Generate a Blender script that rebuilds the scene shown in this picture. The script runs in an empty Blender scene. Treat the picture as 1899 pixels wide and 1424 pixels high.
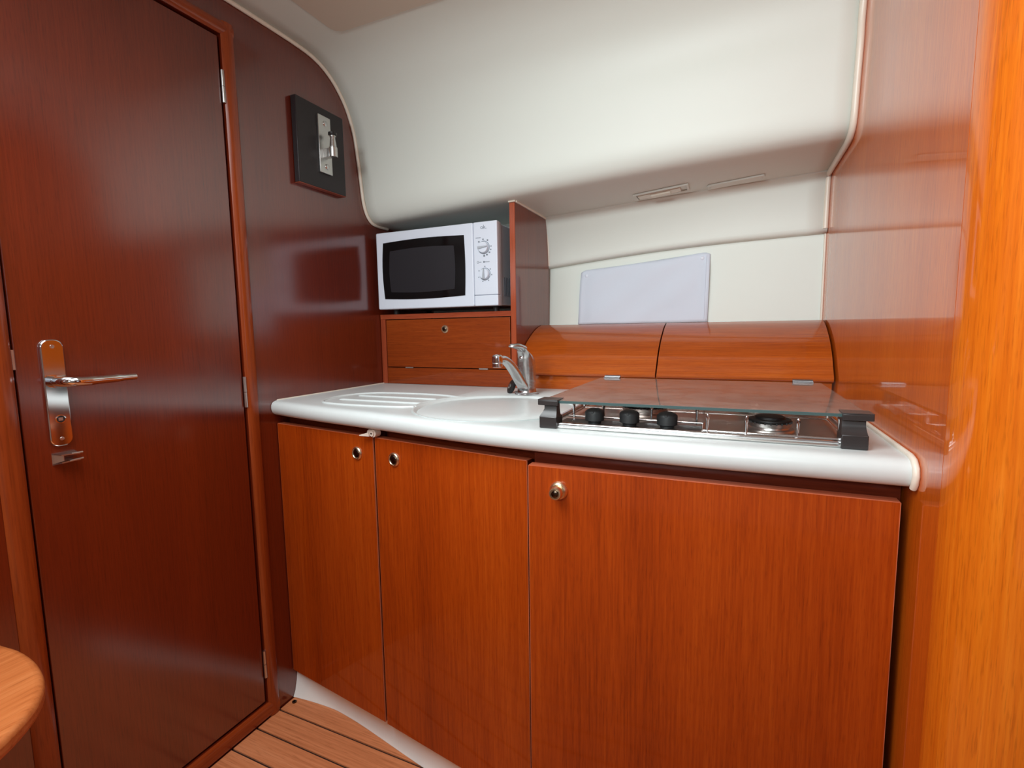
import bpy, bmesh, math, random
from mathutils import Vector, Matrix
random.seed(4)
SC = bpy.context.scene
COL = SC.collection
# ------------------------------------------------------------------ camera
YAW, PIT, ROL, FPX = math.radians(24.053), math.radians(6.121), math.radians(-0.8547), 924.06
cam_d = bpy.data.cameras.new('camera'); cam = bpy.data.objects.new('camera', cam_d); COL.objects.link(cam)
cam_d.sensor_fit = 'HORIZONTAL'; cam_d.sensor_width = 36.0; cam_d.lens = FPX / 1899.0 * 36.0
cam_d.clip_start = 0.02
CAM = Vector((1.1826, -1.4794, 1.0872))
_f = Vector((-math.sin(YAW) * math.cos(PIT), math.cos(YAW) * math.cos(PIT), -math.sin(PIT)))
_r0 = Vector((math.cos(YAW), math.sin(YAW), 0)); _u0 = _r0.cross(_f)
_r = _r0 * math.cos(ROL) + _u0 * math.sin(ROL); _u = -_r0 * math.sin(ROL) + _u0 * math.cos(ROL)
_m = Matrix((_r, _u, -_f)).transposed().to_4x4(); _m.translation = CAM
cam.matrix_world = _m
SC.camera = cam
# ------------------------------------------------------------------ world, light, exposure
W = bpy.data.worlds.new('sky'); SC.world = W; W.use_nodes = True
bg = W.node_tree.nodes['Background']; bg.inputs[0].default_value = (0.80, 0.90, 1.0, 1); bg.inputs[1].default_value = 0.9
def area(name, loc, target, sx, sy, power, col):
    d = bpy.data.lights.new(name, 'AREA'); d.shape = 'RECTANGLE'; d.size = sx; d.size_y = sy; d.energy = power; d.color = col
    o = bpy.data.objects.new(name, d); COL.objects.link(o); o.location = loc
    o.rotation_euler = (Vector(target) - Vector(loc)).to_track_quat('-Z', 'Y').to_euler()
    return o
HATCH = (0.15, 1.05, -2.00, -1.00)          # x0 x1 y0 y1 : open deck hatch above and behind the camera
h = area('hatch_daylight', (0.58, -1.42, 1.93), (0.76, -0.92, 0.60), 0.85, 0.95, 20, (0.93, 0.99, 1.0)); h.data.spread = math.radians(138)
w_ = area('window_daylight', (0.85, -2.74, 1.60), (1.10, -0.1, 1.62), 0.85, 0.34, 7.8, (0.91, 0.99, 1.0)); w_.data.spread = math.radians(66)
SC.view_settings.view_transform = 'Standard'; SC.view_settings.look = 'None'
SC.view_settings.gamma = 1.0; SC.view_settings.use_curve_mapping = False
SC.view_settings.exposure = -0.30

# ------------------------------------------------------------------ materials
def srgb(r, g, b):
    f = lambda c: c / 12.92 if c <= 0.04045 else ((c + 0.055) / 1.055) ** 2.4
    return (f(r / 255), f(g / 255), f(b / 255), 1)
def mat(name, col, rough=0.5, metal=0.0, coat=0.0, coat_r=0.05, spec=0.5, bump=0.0, bscale=200, var=0.0):
    m = bpy.data.materials.new(name); m.use_nodes = True
    nt = m.node_tree; b = nt.nodes['Principled BSDF']
    b.inputs['Base Color'].default_value = col; b.inputs['Roughness'].default_value = rough
    b.inputs['Metallic'].default_value = metal; b.inputs['Coat Weight'].default_value = coat
    b.inputs['Coat Roughness'].default_value = coat_r; b.inputs['Specular IOR Level'].default_value = spec
    if bump or var:
        tc = nt.nodes.new('ShaderNodeTexCoord'); n = nt.nodes.new('ShaderNodeTexNoise')
        n.inputs['Scale'].default_value = bscale; n.inputs['Detail'].default_value = 4
        nt.links.new(tc.outputs['Object'], n.inputs['Vector'])
        if bump:
            bp = nt.nodes.new('ShaderNodeBump'); bp.inputs['Strength'].default_value = bump; bp.inputs['Distance'].default_value = 0.002
            nt.links.new(n.outputs['Fac'], bp.inputs['Height']); nt.links.new(bp.outputs['Normal'], b.inputs['Normal'])
        if var:
            r = nt.nodes.new('ShaderNodeValToRGB')
            r.color_ramp.elements[0].position = 0.3; r.color_ramp.elements[1].position = 0.7
            r.color_ramp.elements[0].color = tuple(c * (1 - var) for c in col[:3]) + (1,)
            r.color_ramp.elements[1].color = tuple(min(1, c * (1 + var)) for c in col[:3]) + (1,)
            nt.links.new(n.outputs['Fac'], r.inputs['Fac']); nt.links.new(r.outputs['Color'], b.inputs['Base Color'])
    return m
def wood(name, axis, dark, mid, light, coat=1.0, coat_r=0.06, rough=0.5, fine=1.0, spec=0.12, ior=1.45):
    """lacquered veneer: fine streaks along one axis, broad tone bands, short pore flecks"""
    m = bpy.data.materials.new(name); m.use_nodes = True
    nt = m.node_tree; N = nt.nodes; Lk = nt.links; b = N['Principled BSDF']
    tc = N.new('ShaderNodeTexCoord')
    def noise(across, along, detail, rough_=0.55):
        mp = N.new('ShaderNodeMapping'); s = [across] * 3; s[axis] = along; mp.inputs['Scale'].default_value = s
        n = N.new('ShaderNodeTexNoise'); n.inputs['Scale'].default_value = 1.0; n.inputs['Detail'].default_value = detail; n.inputs['Roughness'].default_value = rough_
        Lk.new(tc.outputs['Object'], mp.inputs['Vector']); Lk.new(mp.outputs['Vector'], n.inputs['Vector']); return n
    n1 = noise(260 * fine, 7 * fine, 4, 0.6); n2 = noise(9 * fine, 0.5 * fine, 2); n3 = noise(620 * fine, 34 * fine, 2)
    mx = N.new('ShaderNodeMath'); mx.operation = 'MULTIPLY_ADD'; mx.inputs[1].default_value = 0.55
    Lk.new(n1.outputs['Fac'], mx.inputs[0])
    m2 = N.new('ShaderNodeMath'); m2.operation = 'MULTIPLY'; m2.inputs[1].default_value = 0.45
    Lk.new(n2.outputs['Fac'], m2.inputs[0]); Lk.new(m2.outputs[0], mx.inputs[2])
    r = N.new('ShaderNodeValToRGB'); e = r.color_ramp.elements
    e[0].position = 0.30; e[0].color = dark; e[1].position = 0.70; e[1].color = light
    k = e.new(0.5); k.color = mid
    Lk.new(mx.outputs[0], r.inputs['Fac'])
    fl = N.new('ShaderNodeValToRGB'); fl.color_ramp.elements[0].position = 0.30; fl.color_ramp.elements[0].color = (0.62, 0.55, 0.5, 1)
    fl.color_ramp.elements[1].position = 0.46; fl.color_ramp.elements[1].color = (1, 1, 1, 1)
    Lk.new(n3.outputs['Fac'], fl.inputs['Fac'])
    mixn = N.new('ShaderNodeMix'); mixn.data_type = 'RGBA'; mixn.blend_type = 'MULTIPLY'; mixn.inputs[0].default_value = 0.55
    Lk.new(r.outputs['Color'], mixn.inputs[6]); Lk.new(fl.outputs['Color'], mixn.inputs[7])
    Lk.new(mixn.outputs[2], b.inputs['Base Color'])
    b.inputs['Roughness'].default_value = rough; b.inputs['Specular IOR Level'].default_value = spec
    b.inputs['Coat Weight'].default_value = coat; b.inputs['Coat Roughness'].default_value = coat_r; b.inputs['Coat IOR'].default_value = ior
    return m
WD = (srgb(132, 44, 3), srgb(162, 60, 5), srgb(182, 76, 12))
M = {}
M['wood_v'] = wood('cherry_veneer_vertical', 2, *WD, coat=0.6)
M['wood_h'] = wood('cherry_veneer_horizontal', 0, srgb(148, 60, 8), srgb(176, 80, 16), srgb(196, 98, 28))
M['wood_y'] = wood('cherry_veneer_depth', 1, *WD)
M['wood_bulk'] = wood('shaded_mahogany_bulkhead', 2, srgb(88, 23, 4), srgb(104, 30, 6), srgb(116, 36, 9), coat_r=0.17, ior=2.0)  # dimmer light on the left bulkhead put into a darker veneer
M['wood_right'] = wood('lit_polished_bulkhead_veneer', 2, srgb(196, 84, 10), srgb(212, 98, 16), srgb(224, 112, 26), coat_r=0.05, ior=1.65)  # stronger light on this bulkhead put into a brighter veneer
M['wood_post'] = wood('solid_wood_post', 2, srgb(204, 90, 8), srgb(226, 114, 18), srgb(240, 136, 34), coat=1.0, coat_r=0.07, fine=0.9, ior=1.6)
M['wood_frame'] = wood('solid_frame_vertical', 2, srgb(116, 44, 12), srgb(142, 58, 18), srgb(158, 70, 24), coat_r=0.15, fine=0.6)
M['wood_frame_y'] = wood('solid_frame_depth', 1, srgb(116, 44, 12), srgb(142, 58, 18), srgb(158, 70, 24), coat_r=0.15, fine=0.6)
M['wood_edge'] = wood('cut_edge_lacquer', 2, srgb(142, 58, 32), srgb(160, 70, 40), srgb(174, 84, 50), coat_r=0.1, fine=0.5)
M['wood_edge_x'] = wood('cut_edge_lacquer_along', 0, srgb(142, 58, 32), srgb(160, 70, 40), srgb(174, 84, 50), coat_r=0.1, fine=0.5)
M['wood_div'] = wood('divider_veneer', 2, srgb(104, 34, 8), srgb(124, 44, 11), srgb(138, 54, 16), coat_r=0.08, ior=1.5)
M['wood_flap'] = wood('locker_flap_veneer', 0, srgb(112, 40, 6), srgb(136, 54, 10), srgb(154, 68, 18), coat=0.7)
M['door_edge'] = wood('pale_door_edge_upright', 2, srgb(186, 92, 60), srgb(200, 104, 70), srgb(212, 118, 84), coat_r=0.1, fine=0.5)
M['door_edge_x'] = wood('pale_door_edge_along', 0, srgb(186, 92, 60), srgb(200, 104, 70), srgb(212, 118, 84), coat_r=0.1, fine=0.5)
M['wood_shade'] = wood('shade_dark_veneer', 0, srgb(72, 20, 5), srgb(92, 28, 7), srgb(106, 36, 10), coat=0.2, coat_r=0.25)  # shade under the worktop and in gaps put into the base colour
M['plank'] = wood('teak_floor_plank', 0, srgb(170, 98, 60), srgb(204, 126, 82), srgb(222, 148, 104), coat=0.15, coat_r=0.3, rough=0.5, fine=0.55)
M['table'] = wood('table_oak', 1, srgb(160, 84, 40), srgb(192, 108, 56), srgb(208, 128, 74), coat=0.3, coat_r=0.25, fine=0.5)
M['caulk'] = mat('black_caulking', srgb(34, 16, 12), 0.6)
M['liner'] = mat('cream_gelcoat_liner', srgb(222, 226, 218), 0.5, spec=0.3, coat=0.05, coat_r=0.3)
M['liner_pl'] = mat('cream_ceiling_panel', srgb(206, 194, 178), 0.6, spec=0.3)
M['hull'] = mat('white_vinyl_hull_lining', srgb(226, 232, 224), 0.5, spec=0.4, bump=0.04, bscale=90)
M['bead'] = mat('cream_edge_bead', srgb(236, 224, 208), 0.35, spec=0.5)
M['solid'] = mat('white_solid_surface', srgb(218, 224, 223), 0.28, spec=0.5, bump=0.02, bscale=60, var=0.012)
M['kick'] = mat('white_moulded_toekick', srgb(244, 243, 238), 0.5, var=0.02, bscale=14)
M['chrome'] = mat('chrome', (0.78, 0.79, 0.8, 1), 0.08, 1.0)
M['chrome_dull'] = mat('worn_chrome', (0.62, 0.62, 0.62, 1), 0.24, 1.0, bump=0.15, bscale=160)
M['steel'] = mat('brushed_steel', (0.62, 0.61, 0.59, 1), 0.3, 1.0)
M['brass'] = mat('aged_brass', (0.86, 0.70, 0.48, 1), 0.3, 1.0)
M['hinge_dark'] = mat('dark_lid_hinge', (0.22, 0.22, 0.23, 1), 0.35, 1.0)
M['brass_dark'] = mat('dark_bronze_button', (0.10, 0.07, 0.05, 1), 0.22, 1.0)
M['black'] = mat('black_plastic', srgb(34, 33, 34), 0.38)
M['blackbracket'] = mat('anthracite_bracket', srgb(44, 40, 40), 0.32, spec=0.6)
M['blackboard'] = mat('charcoal_painted_board', srgb(40, 34, 36), 0.4, spec=0.4, var=0.1, bscale=12)
M['rubber'] = mat('black_rubber', srgb(30, 28, 28), 0.55)
M['matt_knob'] = mat('matt_black_knob', srgb(34, 37, 38), 0.5)
M['castiron'] = mat('burner_cap_enamel', srgb(30, 30, 31), 0.5)
M['alu'] = mat('burner_aluminium', (0.72, 0.71, 0.69, 1), 0.3, 1.0)
M['white_pl'] = mat('cool_white_plastic', srgb(222, 228, 240), 0.32, spec=0.5)
M['white_case'] = mat('white_painted_case', srgb(198, 204, 212), 0.4)
M['grey_pr'] = mat('grey_print', srgb(120, 128, 138), 0.5)
M['dialgrey'] = mat('dial_pointer_grey', srgb(176, 182, 190), 0.35)
M['mwglass'] = mat('black_door_glass', srgb(6, 6, 7), 0.1, spec=0.4)
M['mwmesh'] = mat('dark_grey_window_mesh', srgb(40, 38, 42), 0.3, spec=0.3)
M['cloth'] = mat('white_fabric_cover', srgb(216, 224, 236), 0.8, spec=0.15, bump=0.5, bscale=13)
M['catch'] = mat('ivory_plastic_catch', srgb(224, 205, 190), 0.45)
M['lens'] = mat('lamp_lens', srgb(226, 220, 206), 0.25)
M['bench'] = mat('beige_upholstery', srgb(186, 168, 140), 0.8)
def glass_mat():
    m = bpy.data.materials.new('smoked_dusty_glass'); m.use_nodes = True
    nt = m.node_tree; b = nt.nodes['Principled BSDF']; out = nt.nodes['Material Output']
    b.inputs['Base Color'].default_value = srgb(196, 178, 170); b.inputs['Roughness'].default_value = 0.03
    b.inputs['Transmission Weight'].default_value = 1.0; b.inputs['IOR'].default_value = 1.45
    d = nt.nodes.new('ShaderNodeBsdfDiffuse'); d.inputs['Color'].default_value = srgb(188, 168, 158)
    mx = nt.nodes.new('ShaderNodeMixShader')
    tc = nt.nodes.new('ShaderNodeTexCoord'); n = nt.nodes.new('ShaderNodeTexNoise'); n.inputs['Scale'].default_value = 22; n.inputs['Detail'].default_value = 6
    r = nt.nodes.new('ShaderNodeValToRGB'); r.color_ramp.elements[0].position = 0.35; r.color_ramp.elements[1].position = 0.75
    r.color_ramp.elements[0].color = (0.20, 0.20, 0.20, 1); r.color_ramp.elements[1].color = (0.36, 0.36, 0.36, 1)
    nt.links.new(tc.outputs['Object'], n.inputs['Vector']); nt.links.new(n.outputs['Fac'], r.inputs['Fac'])
    nt.links.new(r.outputs['Color'], mx.inputs[0]); nt.links.new(b.outputs[0], mx.inputs[1]); nt.links.new(d.outputs[0], mx.inputs[2])
    nt.links.new(mx.outputs[0], out.inputs['Surface'])
    return m
M['glass'] = glass_mat()
M['glassedge'] = mat('green_glass_edge', srgb(70, 92, 92), 0.2, spec=0.6)

# ------------------------------------------------------------------ geometry helpers
def lerp(a, b, t): return a + (b - a) * t
def interp(tab, x):
    if x <= tab[0][0]: return tab[0][1]
    for (x0, y0), (x1, y1) in zip(tab, tab[1:]):
        if x <= x1: return lerp(y0, y1, (x - x0) / (x1 - x0))
    return tab[-1][1]
def catmull(pts, n=6, closed=False):
    P = [Vector(p) for p in pts]; out = []; L = len(P); rng = range(L if closed else L - 1)
    for i in rng:
        if closed: a, b, c, d = P[(i - 1) % L], P[i], P[(i + 1) % L], P[(i + 2) % L]
        else: a, b, c, d = P[max(i - 1, 0)], P[i], P[i + 1], P[min(i + 2, L - 1)]
        for k in range(n):
            t = k / n
            out.append(0.5 * ((2 * b) + (c - a) * t + (2 * a - 5 * b + 4 * c - d) * t * t + (3 * b - a - 3 * c + d) * t ** 3))
    if not closed: out.append(P[-1])
    return out
class MB:
    def __init__(s): s.bm = bmesh.new()
    def box(s, x0, x1, y0, y1, z0, z1):
        v = [s.bm.verts.new((x, y, z)) for x in (x0, x1) for y in (y0, y1) for z in (z0, z1)]
        for f in ((0, 1, 3, 2), (4, 6, 7, 5), (0, 4, 5, 1), (2, 3, 7, 6), (0, 2, 6, 4), (1, 5, 7, 3)):
            s.bm.faces.new([v[i] for i in f])
        return s
    def prism(s, poly, vec):
        """closed polygon (list of 3-D points) swept by vec"""
        a = [s.bm.verts.new(p) for p in poly]; vec = Vector(vec)
        b = [s.bm.verts.new(Vector(p) + vec) for p in poly]; n = len(a)
        s.bm.faces.new(a[::-1]); s.bm.faces.new(b)
        for i in range(n): s.bm.faces.new((a[i], a[(i + 1) % n], b[(i + 1) % n], b[i]))
        return s
    def loft(s, rings, closed=True, caps=True):
        R = [[s.bm.verts.new(p) for p in ring] for ring in rings]
        for A, B in zip(R, R[1:]):
            n = len(A)
            for i in range(n if closed else n - 1):
                j = (i + 1) % n; s.bm.faces.new((A[i], A[j], B[j], B[i]))
        if caps and closed: s.bm.faces.new(R[0][::-1]); s.bm.faces.new(R[-1])
        return s
    def lathe(s, c, axis, prof, seg=24):
        """prof: (radius, height) from c along axis"""
        c = Vector(c); ax = Vector(axis).normalized(); t = ax.orthogonal().normalized(); b = ax.cross(t); rings = []
        for r, h in prof:
            r = max(r, 1e-5)
            rings.append([c + ax * h + (t * math.cos(2 * math.pi * k / seg) + b * math.sin(2 * math.pi * k / seg)) * r for k in range(seg)])
        return s.loft(rings)
    def cyl(s, p0, p1, r, seg=16, r1=None):
        p0, p1 = Vector(p0), Vector(p1); h = (p1 - p0).length
        return s.lathe(p0, p1 - p0, [(r, 0), (r if r1 is None else r1, h)], seg)
    def tube(s, path, r, seg=8, closed=False, flat=None):
        P = [Vector(p) for p in path]; n = len(P); rings = []; up = None
        for i, p in enumerate(P):
            if closed: d = (P[(i + 1) % n] - P[i - 1])
            else: d = (P[min(i + 1, n - 1)] - P[max(i - 1, 0)])
            d.normalize()
            if up is None: up = d.orthogonal().normalized()
            up = (up - d * up.dot(d)).normalized(); sd = d.cross(up)
            rr = r[i] if isinstance(r, (list, tuple)) else r
            rings.append([p + (up * math.cos(2 * math.pi * k / seg) + sd * math.sin(2 * math.pi * k / seg)) * rr for k in range(seg)])
        if closed: rings.append(rings[0]); return s.loft(rings, caps=False)
        return s.loft(rings)
    def build(s, name, m, root=None, bevel=0.0, smooth=True, ang=35, bseg=2):
        bmesh.ops.remove_doubles(s.bm, verts=s.bm.verts, dist=1e-6)
        bmesh.ops.recalc_face_normals(s.bm, faces=s.bm.faces)
        if root is not None:
            loc = root.get('_w'); off = Vector(loc) if loc is not None else Vector((0, 0, 0))
            bmesh.ops.translate(s.bm, verts=s.bm.verts, vec=-off)
        me = bpy.data.meshes.new(name); s.bm.to_mesh(me); s.bm.free()
        me.materials.append(M[m] if isinstance(m, str) else m)
        if smooth:
            for p in me.polygons: p.use_smooth = True
            me.set_sharp_from_angle(angle=math.radians(ang))
        o = bpy.data.objects.new(name, me); COL.objects.link(o)
        if root is not None:
            o.parent = root; o['_w'] = list(root['_w']) if '_w' in root else [0, 0, 0]
        if bevel:
            md = o.modifiers.new('bevel', 'BEVEL'); md.width = bevel; md.segments = bseg; md.limit_method = 'ANGLE'; md.angle_limit = math.radians(40)
        return o
def thing(name, loc, label, cat, group=None):
    o = bpy.data.objects.new(name, None); COL.objects.link(o); o.location = loc; o['_w'] = list(loc); o.empty_display_size = 0.05
    return tag(o, label, cat, group)
def tag(o, label, cat, group=None):
    o['label'] = label; o['category'] = cat
    if group: o['group'] = group
    return o
def struct(o): o['kind'] = 'structure'; return o
def clean():
    for o in bpy.data.objects:
        if '_w' in o: del o['_w']

XR = 1.420          # right bulkhead
ZW = 0.901          # worktop top
XP0, XP1 = 0.522, 0.541   # divider beside the microwave
zu = lambda x: interp([(0, 1.466), (0.541, 1.493), (1.0, 1.5095), (1.42, 1.520), (3, 1.53)], x)
# ================================================================== SETTING
# ---- floor: planks along x with black caulking between
fl = struct(MB().box(0, 2.75, -2.75, -0.36, -0.04, -0.004).build('floor', 'caulk'))
seams = [-0.458, -0.534, -0.6095, -0.685]
while seams[-1] > -2.7: seams.append(seams[-1] - 0.0757)
for a, b in zip(seams, seams[1:]):
    MB().box(0.004, 2.74, b + 0.0028, a - 0.0028, -0.010, 0.0).build('plank', 'plank', fl, bevel=0.0008)
ey = MB(); ey.lathe((0.021, -0.496, 0.0), (0, 0, 1), [(0.0065, 0), (0.0065, 0.003), (0.004, 0.004), (0.004, 0.001)], 16); ey.build('floor_screw', 'brass_dark', fl)

# ---- left bulkhead with door opening
DY0, DY1, DZ0, DZ1 = -1.0235, -0.5715, 0.050, 1.820
wl = MB(); wl.box(-0.04, 0, DY1 + 0.006, 0.40, -0.03, 2.0); wl.box(-0.04, 0, -2.75, DY0 - 0.006, -0.03, 2.0); wl.box(-0.04, 0, DY0 - 0.006, DY1 + 0.006, DZ1 + 0.006, 2.0)
wl.box(-0.04, 0, DY0 - 0.006, DY1 + 0.006, -0.03, DZ0 - 0.006)
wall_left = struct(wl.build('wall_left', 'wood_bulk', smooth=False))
# frame around the door: rounded solid wood mouldings
def frame_v(y0, y1, z0, z1):
    pr = []; n = 8
    for k in range(n + 1):
        t = k / n; pr.append((0.001 + 0.008 * math.sin(math.pi * t) ** 0.4, lerp(y0, y1, t), z0))
    b = MB(); b.prism(pr, (0, 0, z1 - z0)); return b
frame_v(DY1 + 0.005, -0.5305, 0.002, 1.8578).build('door_frame', 'wood_frame', wall_left, ang=60)
frame_v(-1.066, DY0 - 0.005, 0.002, 1.8578).build('door_frame', 'wood_frame', wall_left, ang=60)
def frame_h(z0, z1, y0, y1):
    pr = []; n = 8
    for k in range(n + 1):
        t = k / n; pr.append((0.001 + 0.0078 * math.sin(math.pi * t) ** 0.4, y0, lerp(z0, z1, t)))
    b = MB(); b.prism(pr, (0, y1 - y0, 0)); return b
frame_h(DZ1 + 0.006, 1.858, -1.064, -0.534).build('door_frame', 'wood_frame_y', wall_left, ang=60)
frame_h(0.002, DZ0 - 0.004, -1.064, -0.534).build('door_sill', 'wood_frame_y', wall_left, ang=60)
# ---- door
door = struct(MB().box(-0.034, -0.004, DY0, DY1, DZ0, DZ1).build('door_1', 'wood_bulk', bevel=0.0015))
MB().box(-0.060, -0.045, DY0 - 0.1, DY1 + 0.1, 0, 1.9).build('door_backing', 'caulk', door)
X0 = -0.004
for z0, z1 in ((1.663, 1.740), (0.895, 0.976), (0.123, 0.203)):
    b = MB(); b.cyl((0.001, DY1 + 0.003, z0), (0.001, DY1 + 0.003, (z0 + z1) / 2 - 0.0006), 0.0042, 12); b.cyl((0.001, DY1 + 0.003, (z0 + z1) / 2 + 0.0006), (0.001, DY1 + 0.003, z1), 0.0042, 12)
    b.build('hinge', 'steel', door)
MB().box(-0.003, 0.0005, DY0 - 0.0045, DY0 - 0.001, 1.030, 1.066).build('strike_plate', 'steel', door)
# escutcheon plate
py0, py1, pz0, pz1 = -0.9875, -0.9515, 0.8785, 1.0835
def rrect(u0, u1, v0, v1, r, n=6):
    out = []
    for cu, cv, a in ((u1 - r, v1 - r, 0), (u0 + r, v1 - r, 90), (u0 + r, v0 + r, 180), (u1 - r, v0 + r, 270)):
        for k in range(n + 1):
            t = math.radians(a + 90 * k / n); out.append((cu + r * math.cos(t), cv + r * math.sin(t)))
    return out
b = MB(); b.prism([(X0, u, v) for u, v in rrect(py0, py1, pz0, pz1, 0.015)], (0.007, 0, 0)); pl = b.build('handle_plate', 'chrome', door, bevel=0.002)
pc = (py0 + py1) / 2
for z in (1.070, 0.893): MB().lathe((X0 + 0.0065, pc, z), (1, 0, 0), [(0.0038, 0), (0.0034, 0.0012), (0.001, 0.0014), (0.001, 0.0006)], 12).build('screw', 'steel', pl)
MB().lathe((X0 + 0.0065, pc + 0.001, 0.931), (1, 0, 0), [(0.0085, 0), (0.0085, 0.001), (0.007, 0.0012)], 20).build('keyhole_ring', 'chrome', pl)
MB().lathe((X0 + 0.0066, pc + 0.001, 0.931), (1, 0, 0), [(0.0066, 0), (0.0066, 0.0013)], 20).build('keyhole', 'black', pl)
MB().box(X0 + 0.0078, X0 + 0.0086, pc - 0.003, pc + 0.004, 0.928, 0.934).build('lock_pin', 'steel', pl)
lv = MB(); lv.cyl((X0 + 0.006, pc, 1.004), (X0 + 0.020, pc, 1.004), 0.0125, 20)
lv.tube(catmull([(X0 + 0.016, pc, 1.004), (0.038, pc + 0.001, 1.004), (0.050, pc + 0.010, 1.004), (0.053, pc + 0.028, 1.0035), (0.053, pc + 0.07, 1.004), (0.0525, pc + 0.112, 1.0045)], 5),
        [0.0095] * 6 + [0.0092] * 6 + [0.0088] * 5 + [0.0078] * 5 + [0.0062] * 4, 14)
lv.build('lever_handle', 'chrome', door)
# spring catch below the plate
ct = MB(); ct.prism([(X0, -0.986, 0.866), (X0, -0.986, 0.845), (0.010, -0.974, 0.8505), (0.010, -0.974, 0.8615)], (0.0, 0.001, 0))
ct.prism([(X0, -0.986, 0.866), (0.012, -0.978, 0.8635), (0.016, -0.950, 0.862), (X0, -0.950, 0.866)], (0, 0, -0.0022))
ct.prism([(X0, -0.986, 0.845), (0.012, -0.978, 0.8485), (0.016, -0.950, 0.850), (X0, -0.950, 0.846)], (0, 0, -0.0022))
ct.cyl((0.013, -0.962, 0.8625), (0.013, -0.944, 0.862), 0.002, 8); ct.cyl((0.013, -0.966, 0.849), (0.013, -0.944, 0.850), 0.002, 8)
ct.build('door_catch', 'steel', door)

# ---- right bulkhead, rounded post and return panel
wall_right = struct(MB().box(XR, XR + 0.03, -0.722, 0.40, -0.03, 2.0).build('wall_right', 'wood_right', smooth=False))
R = 0.085; cxp, cyp = XR + R, -0.7235
pr = [(cxp - R * math.cos(t), cyp - R * math.sin(t)) for t in [math.radians(90 * k / 20) for k in range(21)]]
pr = [(XR - 0.0, cyp)] + pr[1:] + [(cxp, cyp - 0.02), (XR + 0.03, cyp)]
pr = [(cxp - R * math.cos(math.radians(4.5 * k)), cyp - R * math.sin(math.radians(4.5 * k))) for k in range(21)] + [(cxp, cyp)]
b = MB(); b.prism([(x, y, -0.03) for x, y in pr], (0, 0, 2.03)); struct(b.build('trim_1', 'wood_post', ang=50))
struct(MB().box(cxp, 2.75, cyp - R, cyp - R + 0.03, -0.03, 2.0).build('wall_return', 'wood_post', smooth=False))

# ---- hull side and deckhead liner (one moulding: deckhead, coach side, lip, underside)
PL = [(-0.60, 1.918), (-0.45, 1.919), (-0.33, 1.918), (-0.265, 1.912), (-0.215, 1.895), (-0.172, 1.865), (-0.130, 1.815), (-0.102, 1.750), (-0.086, 1.68), (-0.075, 1.60), (-0.066, 1.535), (-0.052, 1.497), (-0.030, 1.474), (0.0, 1.466), (0.06, 1.466), (0.16, 1.466), (0.34, 1.466)]
PR = [(-0.60, 1.918), (-0.45, 1.919), (-0.34, 1.917), (-0.28, 1.911), (-0.23, 1.897), (-0.18, 1.868), (-0.137, 1.820), (-0.116, 1.760), (-0.112, 1.70), (-0.100, 1.63), (-0.092, 1.575), (-0.082, 1.543), (-0.062, 1.527), (-0.03, 1.5205), (0.06, 1.520), (0.14, 1.520), (0.30, 1.520)]
def liner_pt(i, x):
    t = x / XR; a, c = PL[i], PR[i]
    y = lerp(a[0], c[0], t); z = lerp(a[1], c[1], t)
    if i >= 11: z = lerp(a[1], c[1], t) + (zu(x) - lerp(1.466, 1.520, t))
    return (x, y, z)
b = MB(); xs = [0.0008 + (XR - 0.0016) * k / 28 for k in range(29)]
b.loft([catmull([liner_pt(i, x) for i in range(len(PL))], 4) for x in xs], closed=False)
ceil = b.build('ceiling', 'liner', ang=180); struct(ceil)
md = ceil.modifiers.new('thick', 'SOLIDIFY'); md.thickness = 0.015; md.offset = 1
# keep the sheet normals pointing into the cabin, thickness outwards
if sum(p.normal.z for p in ceil.data.polygons[:10]) < 0: md.offset = -1
hx0, hx1, hy0, hy1 = HATCH
b = MB()
for x0, x1, y0, y1 in ((0.001, XR, hy1, -0.60), (XR, 2.75, hy1, -0.76), (0.001, hx0, hy0, hy1), (hx1, 2.75, hy0, hy1), (0.001, 2.75, -2.75, hy0)):
    b.box(x0, x1, y0, y1, 1.918, 1.935)
b.build('deckhead_panel', 'liner', ceil, smooth=False)
# removable panel in the deckhead
b = MB(); b.prism([(u, v, 1.9185) for u, v in rrect(0.146, 0.80, -0.95, -0.318, 0.03)], (0, 0, -0.0035)); b.build('access_panel', 'liner_pl', ceil, bevel=0.0012)
# upper hull moulding
def hull_up(x, k):
    t = (x - 0.541) / (XR - 0.541)
    A = [(0.268, zu(x) + 0.004), (0.284, zu(x) - 0.004), (0.292, zu(x) - 0.022), (0.303, 1.425), (0.313, 1.350), (0.314, 1.333), (0.318, 1.324), (0.338, 1.322)]
    B = [(0.205, zu(x) + 0.004), (0.226, zu(x) - 0.003), (0.239, zu(x) - 0.018), (0.246, 1.45), (0.248, 1.385), (0.248, 1.371), (0.253, 1.363), (0.275, 1.361)]
    sag = 0.012 * math.sin(math.pi * max(0, min(1, t))) if k >= 4 else 0.0
    return (x, lerp(A[k][0], B[k][0], t), lerp(A[k][1], B[k][1], t) + sag)
wb = MB(); xs = [lerp(0.02, XR - 0.001, k / 24) for k in range(25)]
wb.loft([catmull([hull_up(x, k) for k in range(8)], 3) for x in xs], closed=False)
hull = struct(wb.build('wall_back', 'liner', ang=50)); md = hull.modifiers.new('t', 'SOLIDIFY'); md.thickness = 0.006; md.offset = 1
if sum(p.normal.y for p in hull.data.polygons) > 0: md.offset = -1
hull_low = lambda x, z: lerp(lerp(0.318, 0.336, (z - 1.11) / 0.2), 0.268, (x - 0.541) / (XR - 0.541))
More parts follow.
